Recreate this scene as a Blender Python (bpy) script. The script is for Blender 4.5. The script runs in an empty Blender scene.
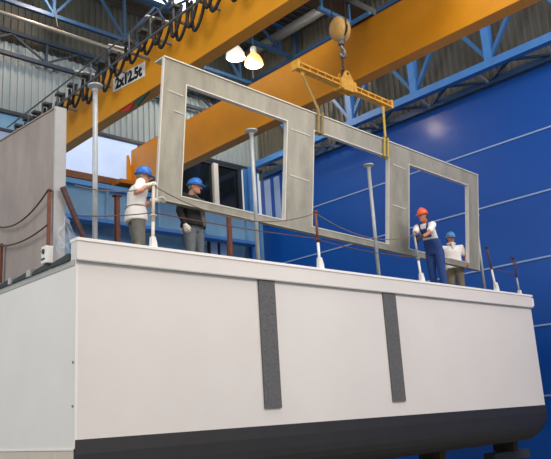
import bpy, bmesh, math, random
from mathutils import Vector as V, Matrix
random.seed(7)
scn = bpy.context.scene
col = scn.collection

# ------------------------------------------------------------------ helpers
def lin(c):
    return tuple(((x/255)/12.92 if x/255 <= .04045 else ((x/255+.055)/1.055)**2.4) for x in c)

def mat(name, rgb, rough=.6, metal=0., var=0., scale=6., bump=0., bscale=40., coat=0., emit=None, estr=0., alpha=1., trans=0., stretch=(1,1,1), rgb2=None):
    m = bpy.data.materials.new(name); m.use_nodes = True
    nt = m.node_tree; b = nt.nodes['Principled BSDF']
    c = lin(rgb)
    b.inputs['Base Color'].default_value = (*c, 1)
    b.inputs['Roughness'].default_value = rough
    b.inputs['Metallic'].default_value = metal
    b.inputs['Coat Weight'].default_value = coat
    b.inputs['Coat Roughness'].default_value = .15
    b.inputs['Alpha'].default_value = alpha
    b.inputs['Transmission Weight'].default_value = trans
    if emit:
        b.inputs['Emission Color'].default_value = (*lin(emit), 1)
        b.inputs['Emission Strength'].default_value = estr
    if var > 0 or bump > 0:
        tc = nt.nodes.new('ShaderNodeTexCoord'); mp = nt.nodes.new('ShaderNodeMapping')
        mp.inputs['Scale'].default_value = stretch
        nt.links.new(tc.outputs['Object'], mp.inputs['Vector'])
    if var > 0:
        n = nt.nodes.new('ShaderNodeTexNoise'); n.inputs['Scale'].default_value = scale
        n.inputs['Detail'].default_value = 5; n.inputs['Roughness'].default_value = .6
        nt.links.new(mp.outputs['Vector'], n.inputs['Vector'])
        r = nt.nodes.new('ShaderNodeValToRGB')
        r.color_ramp.elements[0].position = .3; r.color_ramp.elements[1].position = .7
        lo = lin(rgb2) if rgb2 else tuple(max(0, x*(1-var)) for x in c)
        hi = c if rgb2 else tuple(min(1, x*(1+var)) for x in c)
        r.color_ramp.elements[0].color = (*lo, 1); r.color_ramp.elements[1].color = (*hi, 1)
        nt.links.new(n.outputs['Fac'], r.inputs['Fac'])
        nt.links.new(r.outputs['Color'], b.inputs['Base Color'])
    if bump > 0:
        n2 = nt.nodes.new('ShaderNodeTexNoise'); n2.inputs['Scale'].default_value = bscale
        nt.links.new(mp.outputs['Vector'], n2.inputs['Vector'])
        bp = nt.nodes.new('ShaderNodeBump'); bp.inputs['Strength'].default_value = bump; bp.inputs['Distance'].default_value = .02
        nt.links.new(n2.outputs['Fac'], bp.inputs['Height'])
        nt.links.new(bp.outputs['Normal'], b.inputs['Normal'])
    return m

class MB:
    """collects shapes in world (or local) coordinates; build() links them as ONE mesh object"""
    def __init__(s): s.bm = bmesh.new()
    def face(s, pts):
        return s.bm.faces.new([s.bm.verts.new(p) for p in pts])
    def hexa(s, p):           # 8 pts: bottom 4, top 4
        v = [s.bm.verts.new(q) for q in p]
        for f in ((3,2,1,0),(4,5,6,7),(0,1,5,4),(1,2,6,5),(2,3,7,6),(3,0,4,7)): s.bm.faces.new([v[i] for i in f])
    def box(s, a, b):
        (x0,y0,z0),(x1,y1,z1) = a, b
        s.hexa([(x0,y0,z0),(x1,y0,z0),(x1,y1,z0),(x0,y1,z0),(x0,y0,z1),(x1,y0,z1),(x1,y1,z1),(x0,y1,z1)])
    def bar(s, a, b, w, h, up=(0,0,1)):   # rectangular bar a->b, w sideways, h along up
        a, b, up = V(a), V(b), V(up); d = (b-a).normalized()
        if abs(d.dot(up)) > .95: up = V((1,0,0))
        side = d.cross(up).normalized(); u = side.cross(d).normalized()
        side *= w/2; u *= h/2
        s.hexa([a-side-u, a+side-u, b+side-u, b-side-u, a-side+u, a+side+u, b+side+u, b-side+u])
    def rings(s, rings, cap=True, closed=False):
        vs = [[s.bm.verts.new(p) for p in r] for r in rings]; n = len(vs[0])
        m = len(vs)
        for i in range(m if closed else m-1):
            A, B = vs[i], vs[(i+1) % m]
            for k in range(n): s.bm.faces.new((A[k], A[(k+1)%n], B[(k+1)%n], B[k]))
        if cap and not closed:
            s.bm.faces.new(list(reversed(vs[0]))); s.bm.faces.new(vs[-1])
    def tube(s, pts, r, n=8, cap=True):
        pts = [V(p) for p in pts]; N = len(pts)
        rr = r if isinstance(r, (list, tuple)) else [r]*N
        ref = None; out = []
        for i, p in enumerate(pts):
            d = (pts[min(i+1,N-1)]-pts[max(i-1,0)]).normalized()
            if ref is None:
                ref = V((0,0,1)) if abs(d.z) < .9 else V((1,0,0))
            u = (ref - d*ref.dot(d)).normalized(); w = d.cross(u); ref = u
            out.append([p + (u*math.cos(2*math.pi*k/n) + w*math.sin(2*math.pi*k/n))*rr[i] for k in range(n)])
        s.rings(out, cap)
    def lathe(s, c, prof, n=20, axis=(0,0,1)):   # prof: (radius, height)
        c = V(c); q = V((0,0,1)).rotation_difference(V(axis))
        s.rings([[c + q @ V((r*math.cos(2*math.pi*k/n), r*math.sin(2*math.pi*k/n), h)) for k in range(n)] for r, h in prof])
    def ell(s, c, rx, ry, rz, n=14, m=8, rot=None):
        c = V(c); out = []
        for i in range(m+1):
            t = -math.pi/2 + math.pi*(i+.0001)/(m+.0002); z = math.sin(t); q = math.cos(t)+.002
            ring = []
            for k in range(n):
                p = V((rx*q*math.cos(2*math.pi*k/n), ry*q*math.sin(2*math.pi*k/n), rz*z))
                ring.append(c + (rot @ p if rot else p))
            out.append(ring)
        s.rings(out)
    def prism(s, poly, off):   # polygon points extruded by vector
        off = V(off); a = [s.bm.verts.new(p) for p in poly]; b = [s.bm.verts.new(V(p)+off) for p in poly]; n = len(a)
        s.bm.faces.new(list(reversed(a))); s.bm.faces.new(b)
        for k in range(n): s.bm.faces.new((a[k], a[(k+1)%n], b[(k+1)%n], b[k]))
    def build(s, name, m, parent=None, off=None, smooth=False, bevel=0.):
        bmesh.ops.recalc_face_normals(s.bm, faces=s.bm.faces)
        if bevel > 0:
            bmesh.ops.bevel(s.bm, geom=[e for e in s.bm.edges if len(e.link_faces)==2 and e.calc_face_angle(0) > .6], offset=bevel, segments=2, affect='EDGES', profile=.7)
        off = V(off) if off is not None else (V(parent['base']) if parent is not None and 'base' in parent else V((0,0,0)))
        if off.length: bmesh.ops.translate(s.bm, verts=s.bm.verts, vec=-off)
        me = bpy.data.meshes.new(name); s.bm.to_mesh(me); s.bm.free()
        me.materials.append(m)
        if smooth:
            for p in me.polygons: p.use_smooth = True
        o = bpy.data.objects.new(name, me); col.objects.link(o)
        if parent is not None:
            o.parent = parent
            if 'base' in parent: o['base'] = list(parent['base'])
        elif off.length: o.location = off
        return o

def tag(o, label=None, cat=None, group=None, kind=None):
    if label: o['label'] = label
    if cat: o['category'] = cat
    if group: o['group'] = group
    if kind: o['kind'] = kind
    return o
def thing(name, label, cat, loc=(0,0,0), rz=0, group=None):
    o = bpy.data.objects.new(name, None); o.empty_display_size = .2; col.objects.link(o)
    o.location = loc; o.rotation_euler = (0,0,rz); o['base'] = list(loc)
    return tag(o, label, cat, group)
def struct(o): return tag(o, kind='structure')
def copy_tree(o, parent=None):
    c = o.copy(); col.objects.link(c)
    if parent is not None: c.parent = parent
    for ch in list(o.children): copy_tree(ch, c)
    return c
def sag(a, b, d, n=14):
    a, b = V(a), V(b)
    return [a.lerp(b, i/n) - V((0,0,d*4*(i/n)*(1-i/n))) for i in range(n+1)]

# ------------------------------------------------------------------ materials
M = dict(
 hull   = mat('hull_white', (222,217,212), .42, var=.025, scale=.9, bump=.05, bscale=3),
 end    = mat('end_plate_white', (236,232,226), .45, var=.03, scale=1.2, bump=.05, bscale=3),
 cap    = mat('bulwark_white', (240,236,231), .4, var=.02, scale=2),
 black  = mat('bottom_paint', (43,42,42), .5, var=.1, scale=3),
 strip  = mat('fender_grey', (92,92,93), .75, var=.25, scale=25, bump=.3, bscale=60),
 deck   = mat('deck_grey', (120,122,122), .7, var=.1),
 darkst = mat('dark_steel', (62,66,66), .6, var=.2, scale=8),
 rim    = mat('rim_grey', (176,177,174), .6, var=.1, scale=6),
 alu    = mat('bare_aluminium', (160,157,142), .5, metal=.3, var=.2, scale=3.5, bump=.1, bscale=30, stretch=(1,1,.35)),
 aluedge= mat('aluminium_edge', (222,217,205), .4, metal=.15, var=.06),
 seam   = mat('weld_bead', (226,224,214), .5),
 panel  = mat('grey_plate', (156,144,137), .6, var=.16, scale=2.5, stretch=(1,1,.4), bump=.08, bscale=8),
 flange = mat('plate_flange', (172,172,172), .5, var=.05),
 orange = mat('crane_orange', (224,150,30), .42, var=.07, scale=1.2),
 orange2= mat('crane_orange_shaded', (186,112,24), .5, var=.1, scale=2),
 brown  = mat('end_carriage_brown', (120,78,48), .6, var=.15, scale=4),
 yellow = mat('spreader_yellow', (234,184,72), .5, var=.16, scale=9, rgb2=(198,142,54)),
 strap  = mat('sling_yellow', (196,170,70), .8, var=.12, scale=30),
 strapd = mat('sling_dirty', (158,132,78), .85, var=.2, scale=30),
 block  = mat('hook_block_yellow', (204,166,98), .5, var=.15, scale=8),
 steel  = mat('steel', (140,140,140), .4, metal=.7, var=.1),
 galv   = mat('galvanised', (166,170,172), .45, metal=.25, var=.12, scale=12),
 rust   = mat('rusty_brown', (122,72,56), .8, var=.3, scale=18),
 rustd  = mat('dark_rust', (84,58,56), .8, var=.3, scale=18),
 white  = mat('white_paint', (232,230,226), .45),
 beige  = mat('beige_paint', (214,202,186), .55, var=.06),
 rope   = mat('rope', (118,104,92), .9, var=.2, scale=60),
 roped  = mat('rope_brown', (96,70,60), .9, var=.2, scale=60),
 cable  = mat('black_cable', (34,32,32), .6),
 rail   = mat('festoon_rail', (112,116,120), .45, metal=.5),
 lightarm=mat('pale_arm', (198,198,190), .5),
 bluest = mat('blue_steel', (62,120,190), .5, var=.1, scale=3),
 bluewt = mat('blue_wall_truss_shaded', (26,46,68), .6, var=.12, scale=3),  # truss blue made darker: the shade it stands in is in the colour
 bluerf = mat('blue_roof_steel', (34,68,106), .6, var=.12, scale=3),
 bluedg = mat('blue_lattice_brace', (48,96,150), .5, var=.1, scale=3),
 bluebm = mat('blue_beam', (112,156,190), .55, var=.1, scale=2),
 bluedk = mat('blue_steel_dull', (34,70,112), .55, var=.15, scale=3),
 bluelt = mat('blue_steel_light', (84,150,214), .45, var=.05),
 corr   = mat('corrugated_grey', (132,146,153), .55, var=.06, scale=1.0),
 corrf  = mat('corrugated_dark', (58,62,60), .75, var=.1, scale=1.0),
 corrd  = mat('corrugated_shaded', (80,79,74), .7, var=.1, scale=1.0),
 roof   = mat('roof_sheet', (60,60,58), .8, var=.15, scale=1.5),
 wallbl = mat('wall_blue_low', (104,150,186), .5, var=.12, scale=1.2),
 bluew  = mat('blue_panel_wall', (0,78,170), .42, var=.10, scale=.5, coat=.3, stretch=(1,.25,1)),
 line   = mat('pale_seam', (150,176,214), .5),
 floor  = mat('concrete_floor', (120,118,112), .7, var=.12, scale=.8),
 pipe   = mat('pipe_grey', (136,136,130), .45, metal=.2),
 duct   = mat('duct_silver', (150,152,152), .4, metal=.5, var=.1),
 pane   = mat('bright_pane', (150,170,205), .2, var=.3, scale=.5, emit=(190,208,240), estr=.72),
 paned  = mat('dark_pane', (14,20,26), .12, var=.3, scale=2),
 pane_streak  = mat('pale_pane_and_streak', (150,170,200), .2, emit=(110,140,200), estr=.12),  # pale window glass, and the painted reflection streaks on the blue wall
 frame  = mat('window_frame_white', (205,205,200), .5),
 framed = mat('window_frame_dark', (38,46,58), .5),
 sky    = mat('skylight', (240,245,255), .4, emit=(235,244,255), estr=2.6),
 sign   = mat('sign_white', (236,236,232), .5),
 ink    = mat('black_lettering', (18,18,18), .6),
 red    = mat('emblem_red', (178,52,30), .5),
 green  = mat('emblem_green', (40,70,62), .5),
 lampw  = mat('lamp_white', (240,240,240), .4, emit=(255,248,238), estr=5.),
 lampa  = mat('lamp_amber', (255,190,130), .4, emit=(255,138,88), estr=26.),
 lamph  = mat('lamp_warm', (255,220,160), .4, emit=(255,196,112), estr=7.),
 bellw  = mat('lamp_bell_white', (220,220,215), .35, emit=(255,240,225), estr=.5),
 bell   = mat('lamp_bell', (200,180,140), .35, emit=(255,190,100), estr=1.3),
 sheet  = mat('plastic_film', (190,200,212), .25, var=.1, scale=6, alpha=.3, bump=.6, bscale=9),
 socket = mat('socket_dark', (58,60,60), .6),
 wood   = mat('timber', (66,58,48), .8, var=.2, scale=10),
 skin   = mat('skin', (196,140,112), .55, var=.05, scale=10),
 skint  = mat('skin_tanned', (190,122,92), .55, var=.05, scale=10),
 tee    = mat('white_shirt', (236,232,228), .85, var=.04, scale=8, bump=.3, bscale=14),
 beigep = mat('grey_beige_trousers', (112,111,104), .9, var=.12, scale=10, bump=.3, bscale=14),
 jeans  = mat('grey_jeans', (102,108,113), .9, var=.15, scale=10, bump=.3, bscale=14),
 jacket = mat('dark_jacket', (26,25,28), .85, var=.2, scale=8, bump=.3, bscale=14),
 greysh = mat('grey_striped_shirt', (104,98,94), .9, var=.25, scale=20, stretch=(1,6,1)),
 overall= mat('blue_overalls', (38,66,126), .9, var=.15, scale=9, bump=.3, bscale=14),
 khaki  = mat('olive_trousers', (118,108,90), .9, var=.15, scale=9, bump=.3, bscale=14),
 hatb   = mat('blue_helmet', (38,112,200), .35), hatp = mat('pale_blue_helmet', (92,152,208), .35),
 hato   = mat('orange_helmet', (232,100,54), .35),
 glove  = mat('white_glove', (226,220,208), .9), dglove = mat('dark_glove', (52,44,48), .9),
 boot   = mat('boot', (36,32,30), .6), hairg = mat('grey_hair', (120,112,104), .8), hairb = mat('brown_hair', (70,50,38), .8),
 eye    = mat('eye', (30,26,24), .3), lip = mat('lip', (150,84,74), .5),
 belt   = mat('safety_belt', (150,140,128), .7),
)

# ------------------------------------------------------------------ camera (levelled to the hall, slight roll and upward tilt)
RX=(0.7362721519,0.1243176032,0.6651679877); RY=(-0.6740829955,0.2208728780,0.7048597640); RZ=(-0.0592910914,-0.9673470449,0.2464229316)
CAMP=V((-4.57834,-8.78975,0.16601))
cd = bpy.data.cameras.new('camera'); cam = bpy.data.objects.new('camera', cd); col.objects.link(cam)
cam.matrix_world = Matrix.Translation(CAMP) @ Matrix(((RX[0],-RX[1],-RX[2]),(RY[0],-RY[1],-RY[2]),(RZ[0],-RZ[1],-RZ[2]))).to_4x4()
cd.sensor_width = 36; cd.sensor_fit = 'HORIZONTAL'; cd.lens = 725/551*36; cd.clip_end = 300
scn.camera = cam

# ------------------------------------------------------------------ hall
FL=-1.8; YF=12.5; XB=14.8; ROOF=15.3
b=MB(); b.box((-14,-16,FL-.2),(XB,YF,FL)); struct(b.build('floor',M['floor']))
def corrugated(axis, c, a0, a1, z0, z1, d=.05, pitch=.24, vertical=True):
    b=MB(); prof=[]; a=a0; k=0
    steps=((0,0),(.40,0),(.5,1),(.9,1))
    while a < a1:
        for f,s in steps: prof.append((min(a+f*pitch,a1), s*d))
        a+=pitch
    for z in (z0,z1): pass
    vs=[[b.bm.verts.new((p,c-o,z) if axis=='x' else (c-o,p,z)) for p,o in prof] for z in (z0,z1)]
    for i in range(len(prof)-1): b.bm.faces.new((vs[0][i],vs[0][i+1],vs[1][i+1],vs[1][i]))
    return b
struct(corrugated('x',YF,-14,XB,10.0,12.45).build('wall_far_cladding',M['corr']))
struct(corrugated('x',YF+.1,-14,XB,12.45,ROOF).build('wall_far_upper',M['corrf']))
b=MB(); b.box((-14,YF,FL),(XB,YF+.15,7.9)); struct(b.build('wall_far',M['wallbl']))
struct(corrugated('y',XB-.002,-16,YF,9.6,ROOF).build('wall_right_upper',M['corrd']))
b=MB(); b.box((XB,-16,FL),(XB+.15,YF,9.75)); struct(b.build('wall_right',M['bluew']))
for i,z in enumerate((5.9,4.02,2.14,.22,7.72)):
    b=MB(); b.box((XB-.025,-16,z-.022),(XB,12.3 ,z+.022)); struct(b.build('trim_%d'%(i+1),M['line']))
b=MB(); b.box((-14,YF-.14,9.93),(XB,YF+.05,10.04)); struct(b.build('trim_8',M['framed']))
# roof sheets with ribs along the hall, skylight openings
b=MB(); y=-16.
SK=[(-3.5,8.1),(-3.5,8.1)]
def roofpatch(x0,x1,y0,y1):
    y=y0
    while y<y1-.01:
        yy=min(y+.35,y1); b.box((x0,y,ROOF),(x1,yy-.12,ROOF+.06)); b.box((x0,yy-.12,ROOF-.07),(x1,yy,ROOF+.06)); y=yy
sx0,sx1,sy0,sy1=8.3,10.3,10.2,11.5
roofpatch(-14,XB,sy1,YF+.2); roofpatch(-14,sx0,sy0,sy1); roofpatch(sx1,XB,sy0,sy1); roofpatch(-14,XB,2.0,sy0)
struct(b.build('ceiling',M['roof']))
b=MB(); b.box((sx0,sy0,ROOF+.02),(sx1,sy1,ROOF+.05)); struct(b.build('window_5',M['sky']))
# glazing band on the far wall
def window(name,x0,x1,z0,z1,pm,fm,mull=(),w=.12,diag=()):
    fr=MB(); y=YF-.06
    fr.box((x0,y-.06,z0),(x1,y+.06,z0+w*.7)); fr.box((x0,y-.06,z1-w*.7),(x1,y+.06,z1))
    for x in (x0,x1-w): fr.box((x,y-.05,z0+w*.7),(x+w,y+.05,z1-w*.7))
    for x in mull: fr.box((x-w/2,y-.05,z0+w*.7),(x+w/2,y+.05,z1-w*.7))
    f=struct(fr.build(name,fm))
    g=MB(); g.box((x0+.02,y+.01,z0+.02),(x1-.02,y+.03,z1-.02)); g.build('pane',pm,f)
    return f
window('window_1',5.0,8.9,7.95,9.93,M['pane'],M['framed'],(),.05)
window('window_2',9.25,13.7,7.95,9.93,M['paned'],M['framed'],(),.16)
window('window_3',11.9,12.9,6.0,6.75,M['pane_streak'],M['framed'],(12.4,),.08)
window('window_4',-3,4.7,7.95,9.4,M['pane_streak'],M['framed'],(1.,3.),.12)
b=MB(); b.box((-14,YF-.02,9.4),(4.9,YF+.1,9.95)); struct(b.build('trim_6',M['wallbl']))
b=MB()
for x in (10.45,12.32): b.box((x-.11,YF-.2,7.95),(x+.11,YF-.06,9.85))
struct(b.build('trim_7',M['frame']))
# light reflections on the blue wall by the corner, built as pale glowing strips
b=MB(); b.box((XB-.04,11.2,7.6),(XB,12.3,9.6)); f=struct(b.build('wall_reflection',M['bluew']))
b=MB(); b.box((XB-.06,11.3,7.7),(XB-.035,11.62,9.5)); b.box((XB-.06,11.85,7.7),(XB-.035,12.2,9.5)); b.build('pane',M['pane_streak'],f)  # these panes are reflection streaks put into colour and glow

# blue column in the corner, runway beam
t=thing('steel_column','blue steel column standing in the corner of the hall by the dark windows','column',(13.95,12.2,FL))
b=MB(); b.box((13.75,12.0,FL),(14.2,12.06,9.9)); b.box((13.75,12.3,FL),(14.2,12.36,9.9)); b.box((13.93,12.06,FL),(14.02,12.3,9.9)); b.build('shaft',M['bluest'],t)
b=MB(); b.box((13.65,11.9,FL),(14.3,12.4,FL+.04)); b.build('base_plate',M['bluedk'],t)
t=thing('runway_beam','long blue crane runway beam along the far wall under the crane ends','beam',(0,11.6,7))
b=MB(); b.box((-14,11.35,7.62),(13.6,11.85,7.78)); b.build('top_flange',M['bluelt'],t)
b=MB(); b.box((-14,11.56,6.6),(13.6,11.64,7.62))
for k in range(14): b.box((-13+2*k,11.4,6.62),(-12.94+2*k,11.8,7.62))
b.build('web',M['bluebm'],t)
b=MB(); b.box((-14,11.38,6.48),(13.6,11.82,6.6)); b.build('bottom_flange',M['bluest'],t)
b=MB(); b.box((-14,11.56,7.78),(13.6,11.64,7.86)); b.build('rail',M['steel'],t)
for x in (-6,0,6,11):
    b=MB(); b.box((x-.15,11.64,7.0),(x+.15,YF,7.3)); b.build('wall_bracket',M['bluedk'],t)

# roof trusses
def truss(label,cat,A,B,zb,zt,step,mat_,cw=.16,vw=.12,dw=.09,first=0.,name='roof_truss',both=True,dmat=None):
    A,B=V(A),V(B); L=(B-A).length; d=(B-A)/L
    t=thing(name,label,cat,(A.x,A.y,zb))
    P=lambda s,z: V((A.x+d.x*s,A.y+d.y*s,z))
    b=MB(); b.bar(P(0,zb),P(L,zb),cw,cw); b.build('bottom_chord',mat_,t)
    b=MB(); b.bar(P(0,zt),P(L,zt),cw,cw); b.build('top_chord',mat_,t)
    s=first
    while s<L:
        b=MB(); b.bar(P(s,zb+cw/2),P(s,zt-cw/2),vw,vw); b.build('vertical',mat_,t)
        for q in ((-step/2,step/2) if both else (step/2,)):
            if 0<=s+q<=L:
                b=MB(); b.bar(P(s,zb+cw/2),P(s+q,zt-cw/2),dw,dw); b.build('diagonal',dmat or mat_,t)
        s+=step
    return t
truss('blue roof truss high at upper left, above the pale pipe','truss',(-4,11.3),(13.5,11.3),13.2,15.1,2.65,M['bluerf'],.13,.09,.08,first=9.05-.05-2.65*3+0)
truss('shaded blue wall truss below the pale pipe along the far cladding','truss',(-8,12.2),(14.2,12.2),11.9,12.7,2.4,M['bluewt'],.13,.08,.06,first=1.2,name='wall_truss')
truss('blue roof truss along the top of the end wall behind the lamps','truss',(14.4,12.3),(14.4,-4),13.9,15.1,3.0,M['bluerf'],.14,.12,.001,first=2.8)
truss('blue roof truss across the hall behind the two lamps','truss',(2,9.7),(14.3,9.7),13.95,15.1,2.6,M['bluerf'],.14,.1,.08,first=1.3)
# big blue lattice girder on the blue wall
t=truss('bright blue lattice girder running along the top of the blue wall','lattice girder',(14.0,12.0),(14.0,-5),9.93,12.2,2.77,M['bluest'],.24,.24,.12,first=12-9.4,name='lattice_girder',dmat=M['bluedg'])
for k in range(7):
    y=11.5-k*2.2
    b=MB(); b.bar((14.05,y,9.84),(14.75,y-1.1,9.78),.07,.07); b.build('brace',M['bluedk'],t)
    b=MB(); b.bar((14.75,y-1.1,9.78),(14.05,y-2.2,9.84),.07,.07); b.build('brace',M['bluedk'],t)
    b=MB(); b.bar((14.05,y-1.1,9.86),(14.78,y-1.1,9.7),.06,.06); b.build('brace',M['galv'],t)
b=MB(); b.bar((14.7,12.2,9.72),(14.7,-5,9.72),.14,.2); b.build('wall_rail',M['bluedk'],t)
b=MB(); b.tube([(-6,11.0,12.56),(13,11.0,12.5)],.065,10); t=thing('service_pipe','pale grey pipe running level under the blue roof truss at upper left','pipe',(-6,11,12.6)); b.build('pipe_run',M['pipe'],t,smooth=True)
for x in (-4,-1,2,5,8,11):
    b=MB(); b.bar((x,11.0,12.68),(x,11.22,13.3),.03,.03); b.build('hanger',M['darkst'],t)
b=MB(); b.tube([(13.6,12.3,14.6),(13.6,-2,14.6)],.2,14); tag(b.build('air_duct',M['duct'],None,(13.6,12,14.7),smooth=True),'silver round air duct under the roof between the crane girders','duct')

# hanging lamps
def lamp(label,p,em,bell=None):
    x,y,z=p
    t=thing('high_bay_lamp',label,'lamp',(x,y,z),0,'high bay lamps under the roof')
    b=MB(); b.lathe(p,[(.33,-.3),(.36,-.28),(.33,-.12),(.24,.05),(.14,.16),(.1,.2)],22); b.build('shade',bell or M['bell'],t,smooth=True)
    b=MB(); b.lathe(p,[(.05,-.36),(.2,-.35),(.31,-.315),(.31,-.302),(.02,-.302)],22); b.build('lens',em,t,smooth=True)
    b=MB(); b.lathe(p,[(.11,.2),(.12,.22),(.12,.42),(.07,.46)],14); b.build('ballast',M['white'],t,smooth=True)
    b=MB(); b.tube([(x,y,z+.46),(x,y,ROOF)],.018,6); b.build('suspension',M['steel'],t)
    l=bpy.data.lights.new('lamp_light','POINT'); l.energy=260; l.color=(1,.86,.66); l.shadow_soft_size=.25
    o=bpy.data.objects.new('lamp_light',l); col.objects.link(o); o.location=(x,y,z-.5)
    return t
lamp('white glowing bell lamp, left of the pair between the crane girders',(11.2,9.5,13.15),M['lampw'],M['bellw'])
lamp('warm glowing bell lamp, right of the pair between the crane girders',(12.05,9.45,13.1),M['lamph'])
lamp('warm bell lamp hanging higher under the roof near the festooned girder',(4.55,10.4,14.15),M['lampa'])

# ------------------------------------------------------------------ bridge crane
GZ0,GZ1=7.95,9.33
t=thing('bridge_crane','orange double girder bridge crane spanning the hall above the deck','crane',(6.5,11.8,7.9))
for x0,x1 in ((4.45,4.79),(8.2,8.58)):
    b=MB(); b.box((x0,-15,GZ0),(x1,11.85,GZ1)); g=b.build('girder',M['orange'],t,bevel=.02)
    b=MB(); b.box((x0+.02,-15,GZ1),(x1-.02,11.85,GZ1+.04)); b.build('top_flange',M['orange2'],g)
    b=MB(); b.box((x0+.13,-15,GZ1+.04),(x0+.2,11.8,GZ1+.1)); b.build('trolley_rail',M['steel'],g)
b=MB(); b.box((3.6,11.86,8.0),(9.4,12.02,8.24)); b.build('end_carriage',M['brown'],t,bevel=.02)
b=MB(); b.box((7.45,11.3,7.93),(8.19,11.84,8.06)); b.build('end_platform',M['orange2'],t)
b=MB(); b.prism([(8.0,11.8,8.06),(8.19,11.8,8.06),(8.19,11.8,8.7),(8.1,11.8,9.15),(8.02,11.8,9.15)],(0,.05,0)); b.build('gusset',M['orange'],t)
for x in (3.9,9.1):
    b=MB(); b.lathe((x,11.87,7.98),[(.12,0),(.14,.02),(.14,.08),(.1,.1)],16,(0,-1,0)); b.build('travel_wheel',M['darkst'],t)
# capacity plate with lettering, on the near face of the first girder
XS=4.45
b=MB(); b.prism([(XS-.012,6.62,8.54),(XS-.012,5.1,8.40),(XS-.012,5.1,8.79),(XS-.012,6.62,8.93)],(.01,0,0)); pl=b.build('capacity_plate',M['sign'],t)
def text_mesh(txt,size,m,parent,mw,name='lettering',bold=.02):
    cu=bpy.data.curves.new('t','FONT'); cu.body=txt; cu.size=size; cu.align_x='CENTER'; cu.align_y='CENTER'; cu.extrude=.003; cu.offset=bold
    o=bpy.data.objects.new('t',cu); col.objects.link(o)
    dg=bpy.context.evaluated_depsgraph_get(); dg.update()
    me=bpy.data.meshes.new_from_object(o.evaluated_get(dg)); bpy.data.objects.remove(o)
    me.transform(mw); me.transform(Matrix.Translation(-V(parent['base'])))
    me.materials.clear(); me.materials.append(m)
    k=bpy.data.objects.new(name,me); col.objects.link(k); k.parent=parent; k['base']=list(parent['base']); return k
# text x -> -Y (following the plate's slight slope), y -> Z, normal -> -X
tm=Matrix(((0,0,-1,XS-.016),(-1,0,0,5.86),(-.092,1,0,8.655),(0,0,0,1)))
text_mesh('2x12.5t',.41,M['ink'],pl,tm)
# red and green wedges under the girder
b=MB(); b.prism([(4.5,6.45,7.945),(4.5,5.65,7.945),(4.5,5.95,7.80)],(.03,0,0)); b.build('marker_wedge',M['red'],t)['label']='red wedge under the girder'
b=MB(); b.prism([(4.47,5.7,7.945),(4.47,4.95,7.945),(4.47,5.5,7.76)],(.03,0,0)); b.build('marker_wedge',M['green'],t)['label']='dark green wedge under the girder'
# festoon track and cable loops along the first girder
XR=3.87
b=MB(); b.tube([(XR,12.0,9.27),(XR,-14,9.27)],.022,6); b.build('festoon_track',M['rail'],t)
b=MB(); b.tube([(XR,12.0,8.76),(XR,-14,8.76)],.03,6); b.build('festoon_track',M['rail'],t)
for y in [11.4-k*.93 for k in range(14)]:
    b=MB(); b.bar((XR,y,8.76),(XR,y,9.27),.035,.035); b.build('track_post',M['rail'],t)
    b=MB(); b.bar((XR,y,8.76),(4.45,y,8.76),.05,.05); b.build('track_arm',M['rail'],t)
for y in (7.55,5.8,4.1,2.4):
    b=MB(); b.bar((XR-.03,y,9.36),(4.5,y,9.42),.07,.035); b.build('track_arm',M['lightarm'],t)['label']='pale arm'
for k,(y,dep) in enumerate(((11.3,.3),(10.7,.35),(10.1,.3),(9.4,.38),(8.6,.5),(7.9,.45),(7.15,.62),(6.3,.6),(5.7,.42),(5.0,.36),(4.35,.4),(3.75,.5),(3.05,.62),(2.45,.66),(1.8,.5),(1.1,.6),(.3,.6),(-.5,.6))):
    for q in range(2):
        w=.2+.06*q; b=MB(); pts=[]
        for i in range(15):
            u=i/14; pts.append((XR+.1+.09*q,y-w*(u-.5)*2+.16*math.sin(math.pi*u)-.1*q,9.08-(dep+.1*q)*math.sin(math.pi*u)**.6))
        b.tube(pts,.04,6); b.build('cable_loop',M['cable'],t,smooth=True)
    b=MB(); b.box((XR-.04,y-.1,9.06),(XR+.16,y+.1,9.13)); b.build('cable_trolley',M['darkst'],t)
# blue maintenance bracket under the trolley
b=MB(); b.bar((6.4,.98,8.97),(7.53,.98,8.97),.09,.09); b.bar((7.49,.94,8.97),(7.49,.4,8.97),.08,.07); b.bar((6.5,.98,9.0),(6.5,.98,GZ1+.14),.05,.05); b.bar((7.45,.98,9.0),(7.45,.98,GZ1+.14),.05,.05)
b.build('trolley_bracket',M['bluelt'],t)
b=MB(); b.box((4.6,-1.6,GZ1+.12),(8.4,-.9,GZ1+.3)); b.box((4.6,.9,GZ1+.12),(8.4,1.6,GZ1+.3)); b.box((5.4,-1.2,GZ1+.3),(7.6,1.5,GZ1+.9)); b.build('trolley',M['darkst'],t)

# hook block
hx,hy,hz=6.5,.5,8.25
t=thing('hook_block','yellowed round crane hook block hanging on wire ropes above the spreader beam','hook block',(hx,hy,hz))
for s in (-1,1):
    b=MB(); b.lathe((hx+s*.04,hy,hz),[(.2,0),(.235,.02),(.235,.05),(.21,.1),(.14,.135),(.05,.15)],24,(s,0,0))
    for v in b.bm.verts: v.co.y=hy+(v.co.y-hy)*.92; v.co.z=hz+(v.co.z-hz)*(1.16 if v.co.z>hz else 1.3)
    o=b.build('cheek_plate',M['block'],t,smooth=True)
b=MB(); b.lathe((hx-.04,hy,hz),[(.19,0),(.19,.02),(.16,.04),(.19,.06),(.19,.08)],24,(1,0,0)); b.build('sheave',M['cable'],t)
b=MB(); b.lathe((hx,hy,hz-.38),[(.06,0),(.075,.02),(.075,.1),(.1,.12),(.1,.2),(.07,.24)],14); b.build('swivel',M['steel'],t,smooth=True)
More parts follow.
